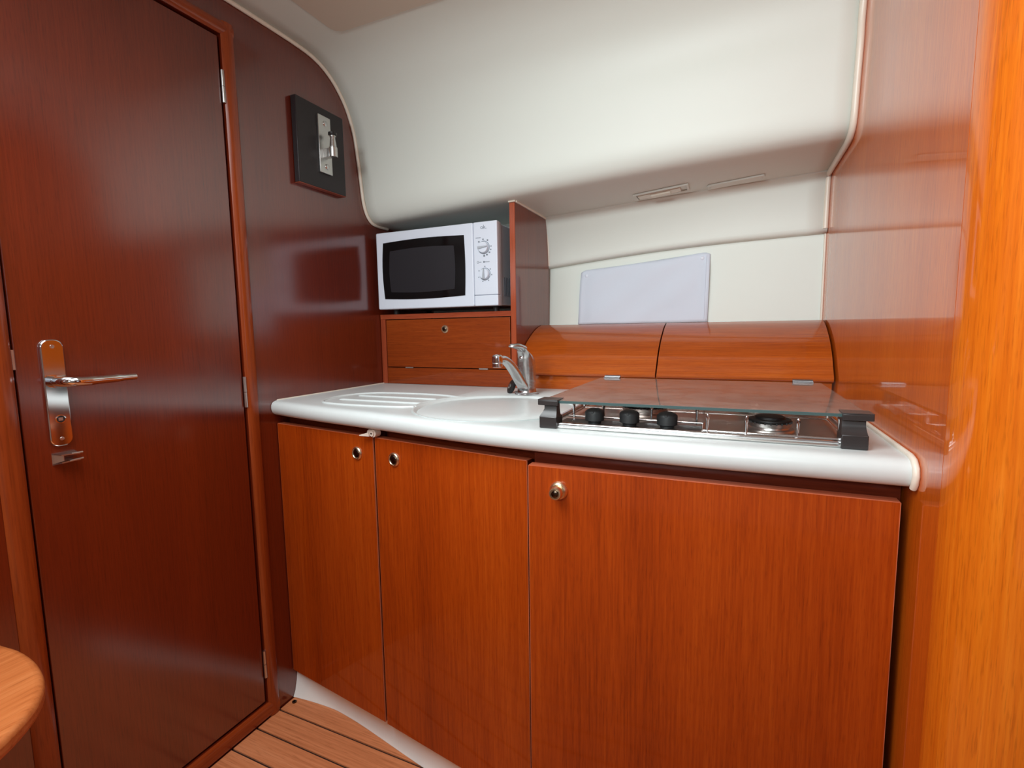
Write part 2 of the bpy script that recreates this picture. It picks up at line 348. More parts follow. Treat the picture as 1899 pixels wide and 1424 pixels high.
b = MB(); b.loft([[(x, hull_low(x, z), z) for z in (1.090, 1.11, 1.25, 1.40)] + [(x, hull_low(x, z) + 0.01, z) for z in (1.40, 1.25, 1.11, 1.090)] for x in [lerp(0.0, XR - 0.001, k / 10) for k in range(11)]])
b.build('hull_lining', 'hull', hull, ang=60)
# edge beads where the liner meets the wood
def bead(path, r, root, name='edge_bead'):
    return MB().tube(path, r, 10).build(name, 'bead', root, ang=80)
bead(catmull([(0.005, p[0], p[1] - 0.003) if i < 8 else (0.005, p[0] - 0.003, p[1] - 0.001) for i, p in enumerate(PL[:15])], 4), 0.0058, ceil)
bead(catmull([(XR - 0.007, p[0] - 0.002, p[1] - 0.003) for p in PR[3:15]] + [(XR - 0.007, 0.222, 1.516), (XR - 0.007, 0.236, 1.508), (XR - 0.007, 0.243, 1.45), (XR - 0.007, 0.246, 1.368)], 4), 0.0075, ceil)
bead([(XR - 0.003, hull_low(XR, z) - 0.003, z) for z in (1.36, 1.24, 1.104)], 0.0035, hull, 'corner_bead')
bead(catmull([(XP1 + 0.001, 0.004, 1.4915), (XP1 + 0.001, 0.12, 1.4915), (XP1 + 0.001, 0.270, 1.4905), (XP1 + 0.001, 0.287, 1.484), (XP1 + 0.001, 0.300, 1.43), (XP1 + 0.001, 0.312, 1.325)], 4), 0.0045, hull)
bead([(XP0 - 0.002, -0.002, 1.4905), (XP1 + 0.002, -0.002, 1.4905)], 0.003, hull)

# ---- cabin behind the camera: opposite side with windows, aft end with companionway
b = MB(); b.box(0, 2.75, -2.80, -2.75, -0.03, 1.42); b.box(0, 2.75, -2.80, -2.75, 1.78, 2.0); b.box(0, 0.4, -2.80, -2.75, 1.42, 1.78); b.box(2.3, 2.75, -2.80, -2.75, 1.42, 1.78); b.box(1.3, 1.4, -2.80, -2.75, 1.42, 1.78)
struct(b.build('wall_opposite', 'liner', smooth=False))
b = MB(); b.box(2.75, 2.80, -2.80, -2.15, -0.03, 2.0); b.box(2.75, 2.80, -1.35, -0.75, -0.03, 2.0); b.box(2.75, 2.80, -2.15, -1.35, -0.03, 0.8)
struct(b.build('wall_aft', 'wood_v', smooth=False))

b = MB(); b.box(-0.04, XR + 0.03, 0.40, 0.42, -0.03, 2.0); b.box(-0.04, XR + 0.03, -0.62, 0.42, 2.0, 2.02)
struct(b.build('wall_hull', 'liner', smooth=False))
# ---- moulded toe kick (coved white inner moulding)
base = [(0.001, -0.481), (0.075, -0.474), (0.15, -0.472), (0.20, -0.477), (0.286, -0.491), (0.50, -0.534), (0.72, -0.572), (0.834, -0.586), (1.417, -0.582)]
topk = lambda x: interp([(0, -0.468), (0.389, -0.526), (0.822, -0.596), (0.834, -0.612), (1.42, -0.612)], x)
b = MB(); rings = []
for x, y in catmull([Vector((p[0], p[1], 0)) for p in base], 3) and [(p.x, p.y) for p in catmull([Vector((p[0], p[1], 0)) for p in base], 3)]:
    yt = topk(x) + 0.008
    rings.append([(x, y, 0.0005), (x, lerp(y, yt, 0.12) + 0.006, 0.018), (x, lerp(y, yt, 0.45) + 0.006, 0.046), (x, yt, 0.082), (x, yt + 0.03, 0.082), (x, y + 0.06, 0.0005)])
b.loft(rings); struct(b.build('baseboard_galley', 'kick', ang=60))

# ---- splash strip under the curved lockers
struct(MB().box(XP1 + 0.0005, XR - 0.006, 0.012, 0.030, ZW - 0.02, 0.946).build('trim_2', 'wood_h'))

# ================================================================== THINGS
# ---- galley worktop
YF = [(0, -0.492), (0.1, -0.515), (0.23, -0.541), (0.42, -0.572), (0.60, -0.606), (0.74, -0.627), (0.85, -0.637), (0.96, -0.642), (1.06, -0.646), (1.2, -0.647), (1.42, -0.645)]
wt = thing('galley_worktop', (0.7, -0.3, 0.86), 'long white moulded galley worktop with bowed front edge and drainer', 'worktop')
_yfc = catmull([Vector((x, y, 0)) for x, y in YF], 8)
YFS = [(p.x, p.y) for p in _yfc]
def wt_sec(x):
    yf = interp(YFS, x); s = [(0.010, 0.860), (0.010, ZW)]
    # front nosing: soft top radius, full round lower
    for dy, z in ((0.030, 0.901), (0.018, 0.9005), (0.010, 0.8985), (0.004, 0.8945), (0.001, 0.889), (0.0, 0.882), (0.001, 0.875), (0.004, 0.868), (0.009, 0.863), (0.016, 0.860), (0.03, 0.860)):
        s.append((yf + dy, z))
    return [(x, y, z) for y, z in s]
tmp = MB(); tmp.loft([wt_sec(lerp(0.0015, XR - 0.0015, k / 70)) for k in range(71)])
wslab = tmp.build('slab', 'solid', wt, ang=30)
SX, SY, SR = 0.652, -0.387, 0.200
cut = MB(); cut.lathe((SX, SY, 0.80), (0, 0, 1), [(SR - 0.004, 0), (SR - 0.004, 0.094), (SR - 0.001, 0.0985), (SR + 0.004, 0.1012), (SR + 0.004, 0.2)], 96)
cutter = cut.build('cutter_tmp', 'solid', wt)
md = wslab.modifiers.new('b', 'BOOLEAN'); md.operation = 'DIFFERENCE'; md.object = cutter; md.solver = 'EXACT'
bpy.context.view_layer.update()
dg = bpy.context.evaluated_depsgraph_get()
nm = bpy.data.meshes.new_from_object(wslab.evaluated_get(dg)); wslab.modifiers.clear(); old = wslab.data; wslab.data = nm; bpy.data.meshes.remove(old)
bpy.data.objects.remove(cutter)
nm.set_sharp_from_angle(angle=math.radians(30))
# bowl
b = MB(); rings = []
for r_, z_, dy in ((0.2035, 0.9005, 0), (0.2045, 0.9025, 0), (0.2015, 0.9032, 0), (0.1985, 0.9015, 0), (0.195, 0.897, 0.001), (0.188, 0.889, 0.002), (0.182, 0.878, 0.003), (0.172, 0.869, 0.004), (0.150, 0.866, 0.004), (0.09, 0.865, 0.004), (0.024, 0.8645, 0.004), (0.024, 0.8615, 0.004), (0.09, 0.862, 0.004), (0.155, 0.8625, 0.004), (0.177, 0.8655, 0.004), (0.186, 0.876, 0.003), (0.1945, 0.889, 0.002), (0.1955, 0.8965, 0.0), (0.2035, 0.9005, 0)):
    rings.append([(SX + r_ * math.cos(2 * math.pi * k / 72), SY + dy + r_ * math.sin(2 * math.pi * k / 72), z_) for k in range(72)])
b.loft(rings, caps=False)
bowl = b.build('sink_bowl', 'solid', wt, ang=60)
MB().lathe((SX, SY + 0.004, 0.8642), (0, 0, 1), [(0.0235, 0), (0.023, 0.002), (0.018, 0.001), (0.004, 0.0005)], 24).build('sink_drain', 'steel', bowl)
MB().lathe((SX, SY, 0.8895), (0, 0, 1), [(0.1925, 0), (0.1935, 0.002), (0.1930, 0.0065), (0.1905, 0.0080), (0.10, 0.0080), (0.001, 0.0080)], 72).build('sink_cover', 'solid', wt, ang=40)
# drainer ridges
loop = [(0.462, -0.452), (0.43, -0.468), (0.396, -0.475), (0.288, -0.482), (0.20, -0.476), (0.160, -0.457), (0.133, -0.416), (0.121, -0.345), (0.149, -0.277), (0.217, -0.242), (0.368, -0.235), (0.455, -0.254), (0.485, -0.268)]
MB().tube([Vector((p.x, p.y, ZW + 0.0002)) for p in catmull([(x, y, 0) for x, y in loop], 6)], 0.0034, 8).build('drainer_ridge', 'solid', wt, ang=80)
for x0, x1, y in ((0.169, 0.438, -0.323), (0.171, 0.450, -0.404)):
    MB().tube([(x0, y, ZW - 0.0015), (x0 + 0.012, y, ZW + 0.0002), (x1 - 0.004, y, ZW + 0.0002), (x1, y, ZW - 0.001)], 0.0034, 8).build('drainer_ridge', 'solid', wt, ang=80)
MB().tube([Vector((SX + 0.2065 * math.cos(t), SY + 0.2065 * math.sin(t), ZW + 0.0006)) for t in [math.radians(a) for a in range(142, 204, 4)]], [0.002] + [0.004] * 14 + [0.002], 8).build('sink_lip', 'solid', wt, ang=80)
b = MB(); b.tube([(XR - 0.0045, y, ZW + 0.001) for y in (-0.02, -0.3, -0.620)] + [(XR - 0.0045, -0.636, 0.899), (XR - 0.0045, -0.6465, 0.890), (XR - 0.0045, -0.6485, 0.880), (XR - 0.0045, -0.645, 0.868), (XR - 0.0045, -0.640, 0.861)], 0.0045, 10)
b.build('sealant_bead', 'bead', wt, ang=80)
b = MB(); b.tube([(0.004, y, ZW + 0.0004) for y in (0.0, -0.3, -0.472)], 0.0022, 8); b.build('sealant_bead', 'bead', wt, ang=80)

# ---- base cabinets: bodies with veneered doors
D = [((0.004, -0.4765), (0.3870, -0.5330)), ((0.3965, -0.5355), (0.8205, -0.6050)), ((0.8345, -0.628), (1.4065, -0.624))]
def quad_slab(A, B, th, z0, z1, name, m, root, bevel=0.0012):
    A = Vector((*A, 0)); B = Vector((*B, 0)); d = (B - A).normalized(); n = Vector((-d.y, d.x, 0))
    b = MB(); b.prism([(p.x, p.y, z0) for p in (A, B, B + n * th, A + n * th)], (0, 0, z1 - z0))
    return b.build(name, m, root, bevel=bevel)
labels = ['narrow wooden galley cabinet with flush round latch beside the left bulkhead', 'middle wooden galley cabinet under the sink with flush round latch', 'wide wooden galley cabinet under the hob with raised brass knob']
TOP, BOT = 0.8345, 0.086
for i, (A, B) in enumerate(D):
    A = Vector(A); B = Vector(B); d = (B - A).normalized(); n = Vector((-d.y, d.x))
    mid = (A + B) / 2
    cab = thing('base_cabinet', (mid.x, mid.y + 0.25, 0.085), labels[i], 'cabinet', 'galley base cabinets')
    # body: side panels, floor panel, recessed top rail
    a2 = A + n * 0.040; b2 = B + n * 0.040
    sx0, sx1 = A.x + 0.0, B.x + (0.0 if i < 2 else 0.0095)
    for xs_ in ((sx0, sx0 + 0.012), (sx1 - 0.012, sx1)):
        yy = lerp(a2.y, b2.y, (xs_[0] - A.x) / (B.x - A.x)) + 0.02
        MB().box(xs_[0], xs_[1], yy, -0.03, 0.088, 0.742 if not (i == 2 and xs_[0] > 1.3) else 0.857).build('side_panel', 'wood_shade', cab)
    b = MB(); b.prism([(a2.x, a2.y, 0.088), (b2.x, b2.y, 0.088), (b2.x, -0.03, 0.088), (a2.x, -0.03, 0.088)], (0, 0, 0.012)); b.build('bottom_panel', 'wood_y', cab)
    MB().box(A.x + 0.001, B.x + (0.0 if i < 2 else 0.008), -0.029, -0.021, 0.088, 0.857).build('back_panel', 'wood_shade', cab)
    quad_slab(a2 - d * (0.002 if i == 0 else 0.003), b2 + d * (0.0034 if i < 2 else 0.0102), 0.014, 0.745, 0.8585, 'top_rail', 'wood_shade', cab, bevel=0)
    dr = quad_slab(A, B, 0.020, BOT if i < 2 else 0.086, TOP if i < 2 else 0.8335, 'door', 'wood_v', cab, bevel=0)
    dr.data.materials.append(M['wood_shade'])  # gap shade painted on the door's end faces
    for pg_ in dr.data.polygons:
        if abs(pg_.normal.z) < 0.3 and abs(pg_.normal.x) > 0.6: pg_.material_index = 1
    # lighter cut edging round the door
    A3, B3 = Vector((*A, 0)), Vector((*B, 0)); d3 = Vector((*d, 0)); n3 = Vector((*n, 0))
    zt = TOP if i < 2 else 0.8335
    b = MB(); b.prism([A3 + n3 * 0.0005 + Vector((0, 0, zt)), B3 + n3 * 0.0005 + Vector((0, 0, zt)), B3 + n3 * 0.0205 + Vector((0, 0, zt)), A3 + n3 * 0.0205 + Vector((0, 0, zt))], (0, 0, 0.0014)); b.build('edge_strip', 'door_edge_x', dr)
    for P, sgn in ((A3, -1), (B3, 1)):
        q = P + d3 * sgn * 0.0012
        b = MB(); b.prism([P + n3 * 0.0005 + Vector((0, 0, BOT)), q + n3 * 0.0005 + Vector((0, 0, BOT)), q + n3 * 0.0035 + Vector((0, 0, BOT)), P + n3 * 0.0035 + Vector((0, 0, BOT))], (0, 0, zt - BOT)); b.build('edge_strip', 'door_edge', dr)
    # latch
    sx, sz, knob = ((0.331, 0.789, 0), (0.460, 0.790, 0), (0.894, 0.792, 1))[i]
    t = (sx - A.x) / (B.x - A.x); c = Vector((sx, lerp(A.y, B.y, t), sz)); ax = -n3
    if not knob:
        MB().lathe(c, ax, [(0.0172, 0), (0.0172, 0.0012), (0.0162, 0.0034), (0.0146, 0.0050), (0.0126, 0.0052), (0.0116, 0.0040), (0.0114, 0.0005)], 28).build('latch_ring', 'brass', dr)
        MB().lathe(c, ax, [(0.0106, 0.0003), (0.0106, 0.0036), (0.0090, 0.0050), (0.003, 0.0058)], 28).build('latch_button', 'brass_dark', dr)
    else:
        MB().lathe(c, ax, [(0.0175, 0), (0.0175, 0.002), (0.0155, 0.006), (0.0130, 0.008), (0.0125, 0.006)], 28).build('latch_ring', 'brass', dr)
        kb = MB().lathe(c, ax, [(0.0105, 0.001), (0.0105, 0.013), (0.0122, 0.015), (0.0122, 0.021), (0.0108, 0.0238), (0.0088, 0.0240), (0.0080, 0.0222), (0.002, 0.0220)], 28).build('latch_knob', 'brass', dr)
        MB().lathe(c, ax, [(0.0070, 0.0218), (0.0066, 0.0250), (0.0040, 0.0262), (0.001, 0.0264)], 20).build('knob_button', 'brass_dark', dr)
# filler behind the gap between cabinets (shadow side) belongs to the middle cabinet: none needed

# ---- white plastic catch at the top of the door gap
dv = Vector((0.989, -0.146, 0)); nv = Vector((-0.146, -0.989, 0))
c0 = Vector((0.386, -0.5325, 0.8475))
cc = thing('plastic_catch', (c0.x, c0.y, c0.z), 'small ivory plastic catch above the gap between two cabinet doors', 'catch')
b = MB(); b.cyl(c0 + dv * 0.016 + nv * -0.006, c0 + dv * 0.016 + nv * 0.012, 0.0095, 18); b.cyl(c0 + dv * 0.002 - nv * 0.006, c0 + dv * 0.002 + nv * 0.010, 0.0085, 18); b.build('body', 'catch', cc, bevel=0.0012)
b = MB(); b.cyl(c0 + dv * 0.014 + nv * 0.012, c0 + dv * 0.014 + nv * 0.0145, 0.007, 16); b.build('collar', 'catch', cc)
b = MB(); b.prism([c0 + dv * 0.004 + nv * 0.011 + Vector((0, 0, 0.002)), c0 - dv * 0.024 + nv * 0.016 + Vector((0, 0, -0.006)), c0 - dv * 0.022 + nv * 0.016 + Vector((0, 0, -0.0085)), c0 + dv * 0.006 + nv * 0.011 + Vector((0, 0, -0.008))], nv * 0.004); b.build('tongue', 'catch', cc, bevel=0.0008)
b = MB(); b.cyl(c0 + dv * 0.0135 + nv * 0.0143, c0 + dv * 0.0135 + nv * 0.0150, 0.0022, 10); b.build('screw', 'brass_dark', cc)

# ---- locker beside the bulkhead under the microwave, with tall divider
lk = thing('wall_locker', (0.27, 0.14, ZW), 'wooden wall locker with flap door, shelf and tall divider above worktop', 'locker')
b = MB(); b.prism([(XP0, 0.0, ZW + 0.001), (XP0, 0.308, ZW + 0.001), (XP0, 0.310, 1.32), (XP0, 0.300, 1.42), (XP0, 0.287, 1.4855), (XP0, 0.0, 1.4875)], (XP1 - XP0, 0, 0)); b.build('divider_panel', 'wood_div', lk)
MB().box(XP0 + 0.0006, XP1 - 0.0006, -0.0012, 0.0, ZW + 0.001, 1.486).build('edge_strip', 'wood_edge', lk)
MB().box(0.002, XP0, 0.001, 0.300, 1.134, 1.1505).build('shelf', 'wood_h', lk)
MB().box(0.002, XP0, -0.0006, 0.001, 1.134, 1.1508).build('edge_strip', 'wood_edge_x', lk)
MB().box(0.002, 0.0225, 0.0, 0.30, ZW + 0.001, 1.1335).build('stile', 'wood_edge', lk)
MB().box(0.0235, XP0 - 0.001, 0.002, 0.018, ZW + 0.001, 0.9595).build('bottom_rail', 'wood_flap', lk)
fp = MB().box(0.0255, XP0 - 0.004, 0.001, 0.018, 0.9625, 1.1310).build('flap_door', 'wood_flap', lk, bevel=0.0008)
MB().box(0.0225, XP0, 0.020, 0.026, ZW + 0.002, 1.133).build('back_panel', 'caulk', lk)
MB().lathe((0.273, 0.001, 1.0955), (0, -1, 0), [(0.0142, 0), (0.0142, 0.0012), (0.0132, 0.0036), (0.0115, 0.0048), (0.0096, 0.0048), (0.0088, 0.002)], 26).build('latch_ring', 'brass', fp)
MB().lathe((0.273, 0.001, 1.0955), (0, -1, 0), [(0.0080, 0.0003), (0.0080, 0.004), (0.0066, 0.005), (0.002, 0.0056)], 26).build('latch_button', 'brass_dark', fp)
for x in (0.122, 0.420):
    MB().cyl((x - 0.0165, -0.0005, 0.961), (x + 0.0165, -0.0005, 0.961), 0.0026, 10).build('hinge', 'steel', fp)

# ---- curved-front lockers along the hull
CP = [(0.262, 1.1045), (0.222, 1.1045), (0.186, 1.0965), (0.150, 1.0835), (0.115, 1.0665), (0.082, 1.048), (0.053, 1.026), (0.030, 1.003), (0.012, 0.980), (-0.003, 0.962), (-0.009, 0.953)]
CPs = [(p.x, p.y) for p in catmull([Vector((a, c, 0)) for a, c in CP[1:]], 4)]
for x0, x1, lab in ((XP1 + 0.002, 0.9765, 'curved wooden locker front behind the tap, beside the tall divider'), (0.9805, XR - 0.005, 'curved wooden locker front behind the hob, beside the right bulkhead')):
    th = thing('curved_locker', ((x0 + x1) / 2, 0.1, 0.947), lab, 'locker', 'curved lockers along the hull')
    outer = CPs; inner = [(y + 0.010, z - 0.012) for y, z in CPs[::-1]]
    inner[0] = (0.006, 0.9465); outer = outer[:-1] + [(-0.009, 0.953), (-0.007, 0.9475)]
    b = MB(); b.prism([(x0, y, z) for y, z in outer + inner], (x1 - x0, 0, 0)); b.build('curved_front', 'wood_h', th, ang=40)
    xa, xb = x0, x1
    ya = [min(hull_low(xa, 1.1), 0.40) - 0.004, hull_low(xb, 1.1) - 0.004]
    b = MB(); b.prism([(xa, 0.222, 1.1045), (xb, 0.222, 1.1045), (xb, ya[1], 1.1045), (xa, ya[0], 1.1045)], (0, 0, -0.012)); b.build('top_panel', 'wood_h', th)
    b = MB(); b.box(x0, x1, 0.012, 0.03, 0.9462, 0.9475); b.build('bottom_edge', 'wood_edge_x', th)
    for xe0, xe1 in ((x0 + 0.001, x0 + 0.008), (x1 - 0.008, x1 - 0.001)):
        b = MB(); b.prism([(xe0, y + 0.011, z - 0.011) for y, z in CPs[::-1]] + [(xe0, 0.258, 1.088), (xe0, 0.258, 0.95)], (xe1 - xe0, 0, 0)); b.build('end_panel', 'wood_shade', th)
    if x0 < 0.9: MB().box(x1 - 0.004, x1 + 0.007, 0.262, 0.266, 0.95, 1.088).build('back_strip', 'wood_shade', th)  # unseen dark strip added so no outside light shows through the seam
    MB().box(x0, x1, -0.0075, 0.012, 0.9460, 0.9472).build('edge_strip', 'wood_edge_x', th)

# ---- microwave
mwx0, mwx1, mwz0, mwz1, mwf = 0.0245, 0.4945, 1.168, 1.431, -0.036
mw = thing('microwave_oven', (0.26, 0.12, 1.151), 'white compact microwave oven with black window and two round dials', 'microwave')
MB().box(mwx0 + 0.006, mwx1 - 0.004, -0.002, 0.250, mwz0 + 0.002, mwz1 - 0.004).build('case', 'white_case', mw, bevel=0.004)
MB().box(mwx0 + 0.001, mwx1 - 0.001, -0.016, -0.002, mwz0, mwz1 - 0.001).build('front_collar', 'white_case', mw, bevel=0.003)
DXR = 0.409
dp = MB(); dp.prism([(u, mwf, v) for u, v in rrect(mwx0, DXR, mwz0, mwz1, 0.005)], (0, 0.020, 0)); dpo = dp.build('door', 'white_pl', mw, bevel=0.0035, bseg=3)
def barrel(x0, x1, z0, z1, bx0, bx1, bz):
    out = []; n = 10
    for k in range(n): t = k / n; out.append((lerp(x0, x1, t), z1 + bz * math.sin(math.pi * t)))
    for k in range(n): t = k / n; out.append((x1 + bx1 * math.sin(math.pi * t), lerp(z1, z0, t)))
    for k in range(n): t = k / n; out.append((lerp(x1, x0, t), z0 - bz * math.sin(math.pi * t)))
    for k in range(n): t = k / n; out.append((x0 - bx0 * math.sin(math.pi * t), lerp(z0, z1, t)))
    return out
b = MB(); b.prism([(u, mwf - 0.0012, v) for u, v in barrel(0.055, 0.3765, 1.2035, 1.395, 0.006, 0.003, 0.005)], (0, 0.003, 0)); gl = b.build('window_glass', 'mwglass', dpo)
b = MB(); b.prism([(u, mwf - 0.0016, v) for u, v in barrel(0.083, 0.338, 1.2265, 1.3655, 0.005, 0.004, 0.005)], (0, 0.002, 0)); b.build('window_screen', 'mwmesh', gl)
cp = MB(); cp.prism([(u, mwf, v) for u, v in rrect(DXR + 0.0012, mwx1, mwz0 + 0.0345, mwz1, 0.003)], (0, 0.020, 0)); cpo = cp.build('control_panel', 'white_pl', mw, bevel=0.003, bseg=3)
b = MB(); b.prism([(u, mwf, v) for u, v in rrect(DXR + 0.0012, mwx1, mwz0, mwz0 + 0.0335, 0.003)], (0, 0.020, 0)); b.build('release_button', 'white_pl', mw, bevel=0.003, bseg=3)
for cx_, cz_, rr, ang in ((0.4475, 1.3505, 0.0175, 84), (0.450, 1.2675, 0.0165, 2)):
    MB().lathe((cx_, mwf, cz_), (0, -1, 0), [(rr + 0.0032, -0.001), (rr + 0.0032, 0.0009), (rr + 0.0014, 0.0011), (rr + 0.0012, -0.0005)], 32).build('dial_ring', 'grey_pr', cpo)
    dl = MB().lathe((cx_, mwf, cz_), (0, -1, 0), [(rr, 0), (rr * 0.97, 0.009), (rr * 0.9, 0.0105), (0.002, 0.0108)], 32).build('dial', 'white_pl', cpo)
    a = math.radians(ang); dx, dz = math.sin(a), math.cos(a); px_, pz_ = dz, -dx; w = 0.0042; L = rr * 0.93
    pts = [(cx_ - dx * L - px_ * w, cz_ - dz * L - pz_ * w), (cx_ - dx * L + px_ * w, cz_ - dz * L + pz_ * w), (cx_ + dx * L + px_ * 0.0016, cz_ + dz * L + pz_ * 0.0016), (cx_ + dx * L - px_ * 0.0016, cz_ + dz * L - pz_ * 0.0016)]
    b = MB(); b.prism([(u, mwf - 0.0105, v) for u, v in pts], (0, -0.004, 0)); b.build('dial_pointer', 'dialgrey', cpo, bevel=0.0008)
# printed marks: ticks round both dials, one line of icons between
b = MB()
def mark(cx_, cz_, w, h):
    b.box(cx_ - w / 2, cx_ + w / 2, mwf - 0.0004, mwf + 0.001, cz_ - h / 2, cz_ + h / 2)
for a, w, h in ((-42, 0.005, 0.005), (-5, 0.005, 0.004), (32, 0.005, 0.005), (85, 0.005, 0.003), (108, 0.005, 0.0035), (130, 0.006, 0.004), (155, 0.006, 0.005), (178, 0.006, 0.006)):
    mark(0.4475 + 0.0255 * math.sin(math.radians(a)), 1.3505 + 0.0255 * math.cos(math.radians(a)), w, h)
for a in (-62, -112, -160, 148, 98, 52, 0):
    mark(0.450 + 0.024 * math.sin(math.radians(a)), 1.2675 + 0.024 * math.cos(math.radians(a)), 0.0032, 0.0036)
mark(0.428, 1.3815, 0.018, 0.002); mark(0.434, 1.3055, 0.008, 0.0018); mark(0.458, 1.3055, 0.018, 0.0016)
mark(0.447, 1.3055, 0.005, 0.005); 
b.build('dial_marks', 'grey_pr', cpo, smooth=False)
b = MB(); b.lathe((0.4255, mwf + 0.0005, 1.3055), (0, -1, 0), [(0.0038, 0), (0.0038, 0.0009), (0.0026, 0.0009), (0.0026, 0)], 16); b.build('symbol_ring', 'grey_pr', cpo)
def text(s, size, loc, rot, m, root, name, ext=0.0004, squeeze=1.0):
    cu = bpy.data.curves.new(name, 'FONT'); cu.body = s; cu.size = size; cu.align_x = 'CENTER'; cu.align_y = 'CENTER'; cu.extrude = ext
    o = bpy.data.objects.new(name, cu); COL.objects.link(o); bpy.context.view_layer.update()
    me = bpy.data.meshes.new_from_object(o.evaluated_get(bpy.context.evaluated_depsgraph_get())); bpy.data.objects.remove(o)
    me.transform(Matrix.Translation(Vector(loc) - Vector(root['_w'])) @ rot.to_4x4())
    me.materials.clear(); me.materials.append(M[m]); p = bpy.data.objects.new(name, me); COL.objects.link(p); p.parent = root; return p
text('ok.', 0.0175, (0.4475, mwf - 0.0003, 1.4135), Matrix.Rotation(math.radians(90), 3, 'X'), 'grey_pr', cpo, 'logo_lettering')
for x, y in ((0.06, 0.02), (0.46, 0.02), (0.06, 0.23), (0.46, 0.23)):
    MB().cyl((x, y, 1.1512), (x, y, 1.1702), 0.011, 14).build('foot', 'rubber', mw)
b = MB()
for k in range(7): b.box(mwx1 - 0.0045, mwx1 - 0.0032, 0.02 + k * 0.012, 0.026 + k * 0.012, 1.20, 1.26)
b.build('vent_slots', 'grey_pr', mw, smooth=False)

# ---- mixer tap
FX, FY = 0.633, -0.142
tp = thing('mixer_tap', (FX, FY, ZW), 'chrome single lever mixer tap with low spout at the sink', 'tap')
b = MB(); b.lathe((FX, FY, ZW + 0.0005), (0, 0, 1), [(0.030, 0), (0.030, 0.004), (0.0275, 0.008), (0.0262, 0.020), (0.0262, 0.0375), (0.0268, 0.038), (0.0268, 0.040), (0.0262, 0.0405), (0.0265, 0.060), (0.0268, 0.084)], 36); b.build('body', 'chrome_dull', tp)
b = MB(); sp = catmull([(FX - 0.001, FY - 0.015, 0.918), (FX - 0.003, FY - 0.045, 0.944), (FX - 0.006, FY - 0.078, 0.976), (FX - 0.009, FY - 0.108, 0.999), (FX - 0.0125, FY - 0.135, 1.012), (FX - 0.015, FY - 0.158, 1.0135)], 5)
rings = []
for i, p in enumerate(sp):
    d = (sp[min(i + 1, len(sp) - 1)] - sp[max(i - 1, 0)]).normalized(); sd = d.cross(Vector((0, 0, 1))).normalized(); up = sd.cross(d)
    t = i / (len(sp) - 1); w = lerp(0.0155, 0.0125, t); h = lerp(0.0105, 0.0085, t)
    rings.append([p + sd * w * math.copysign(abs(math.cos(a)) ** 0.55, math.cos(a)) + up * h * math.copysign(abs(math.sin(a)) ** 0.55, math.sin(a)) for a in [2 * math.pi * k / 20 for k in range(20)]])
b.loft(rings); b.build('spout', 'chrome_dull', tp, ang=60)
e = Vector((FX - 0.0155, FY - 0.163, 0)); b = MB(); b.lathe((e.x, e.y, 0.992), (0, 0, 1), [(0.0118, 0), (0.0135, 0.001), (0.0135, 0.010), (0.0125, 0.0105), (0.0140, 0.012), (0.0145, 0.022), (0.0135, 0.029), (0.010, 0.0325), (0.002, 0.034)], 24); b.build('aerator', 'chrome', tp)
# lever: cap that grows out of the body and sweeps forward to a thin tip
b = MB(); rings = []
sec = [(0.000, 0.985, 0.0268, 0.0268), (0.000, 0.994, 0.0268, 0.0268), (-0.002, 1.004, 0.026, 0.0255), (-0.008, 1.015, 0.0225, 0.0225), (-0.020, 1.0245, 0.0185, 0.019), (-0.036, 1.0335, 0.0155, 0.0135)]
for dy, z, rx, ry in sec:
    rings.append([(FX + rx * math.cos(a) - 0.001, FY + dy + ry * math.sin(a) , z + (0.35 * (ry * math.sin(a)) * min(1, max(0, (z - 0.994) / 0.02)) * -1.0)) for a in [2 * math.pi * k / 28 for k in range(28)]])
b.loft(rings)
tip = [(FX - 0.002, FY - 0.032, 1.036), (FX - 0.006, FY - 0.052, 1.043), (FX - 0.011, FY - 0.070, 1.0445), (FX - 0.013, FY - 0.080, 1.0435)]
rings = []
for (p, w, h) in zip([Vector(q) for q in tip], (0.0175, 0.0160, 0.0135, 0.008), (0.0105, 0.0085, 0.0065, 0.0035)):
    rings.append([p + Vector((w * math.cos(a), 0, h * math.sin(a))) for a in [2 * math.pi * k / 20 for k in range(20)]])
b.loft(rings); b.build('lever', 'chrome_dull', tp, ang=70)
MB().lathe((FX - 0.004, FY - 0.0275, 1.0105), (0.0, -1, 0.35), [(0.0065, -0.004), (0.0065, 0.001), (0.004, 0.0028), (0.0005, 0.003)], 16).build('lever_cap', 'chrome', tp)
# ---- plug with bead chain
pg = thing('sink_plug', (0.580, -0.125, ZW), 'black rubber sink plug on a bead chain leaning by the tap', 'plug')
ax = Vector((-0.75, -0.62, 0.42)).normalized(); pc_ = Vector((0.578, -0.128, ZW + 0.0195))
MB().lathe(pc_, ax, [(0.0185, -0.006), (0.0215, 0.0), (0.0215, 0.004), (0.019, 0.0055), (0.004, 0.006)], 24).build('stopper', 'rubber', pg)
MB().lathe(pc_, ax, [(0.008, 0.0055), (0.008, 0.008), (0.003, 0.011), (0.001, 0.0112)], 16).build('stopper_boss', 'steel', pg)
for turn in range(2):
    for k in range(34 - 4 * turn):
        a = math.radians(150 + k * 7.2); rr = 0.0335
        p = Vector((FX + rr * math.cos(a), FY + rr * math.sin(a), ZW + 0.0025 + 0.0046 * turn))
        o = None
        if turn == 0 and k == 0:
            bb = MB(); bmesh.ops.create_icosphere(bb.bm, subdivisions=1, radius=0.0024); o = bb.build('chain_bead', 'chrome', None); o.parent = pg; bead_mesh = o.data
        else: o = bpy.data.objects.new('chain_bead', bead_mesh); COL.objects.link(o); o.parent = pg
        o.location = p - Vector(pg['_w'])

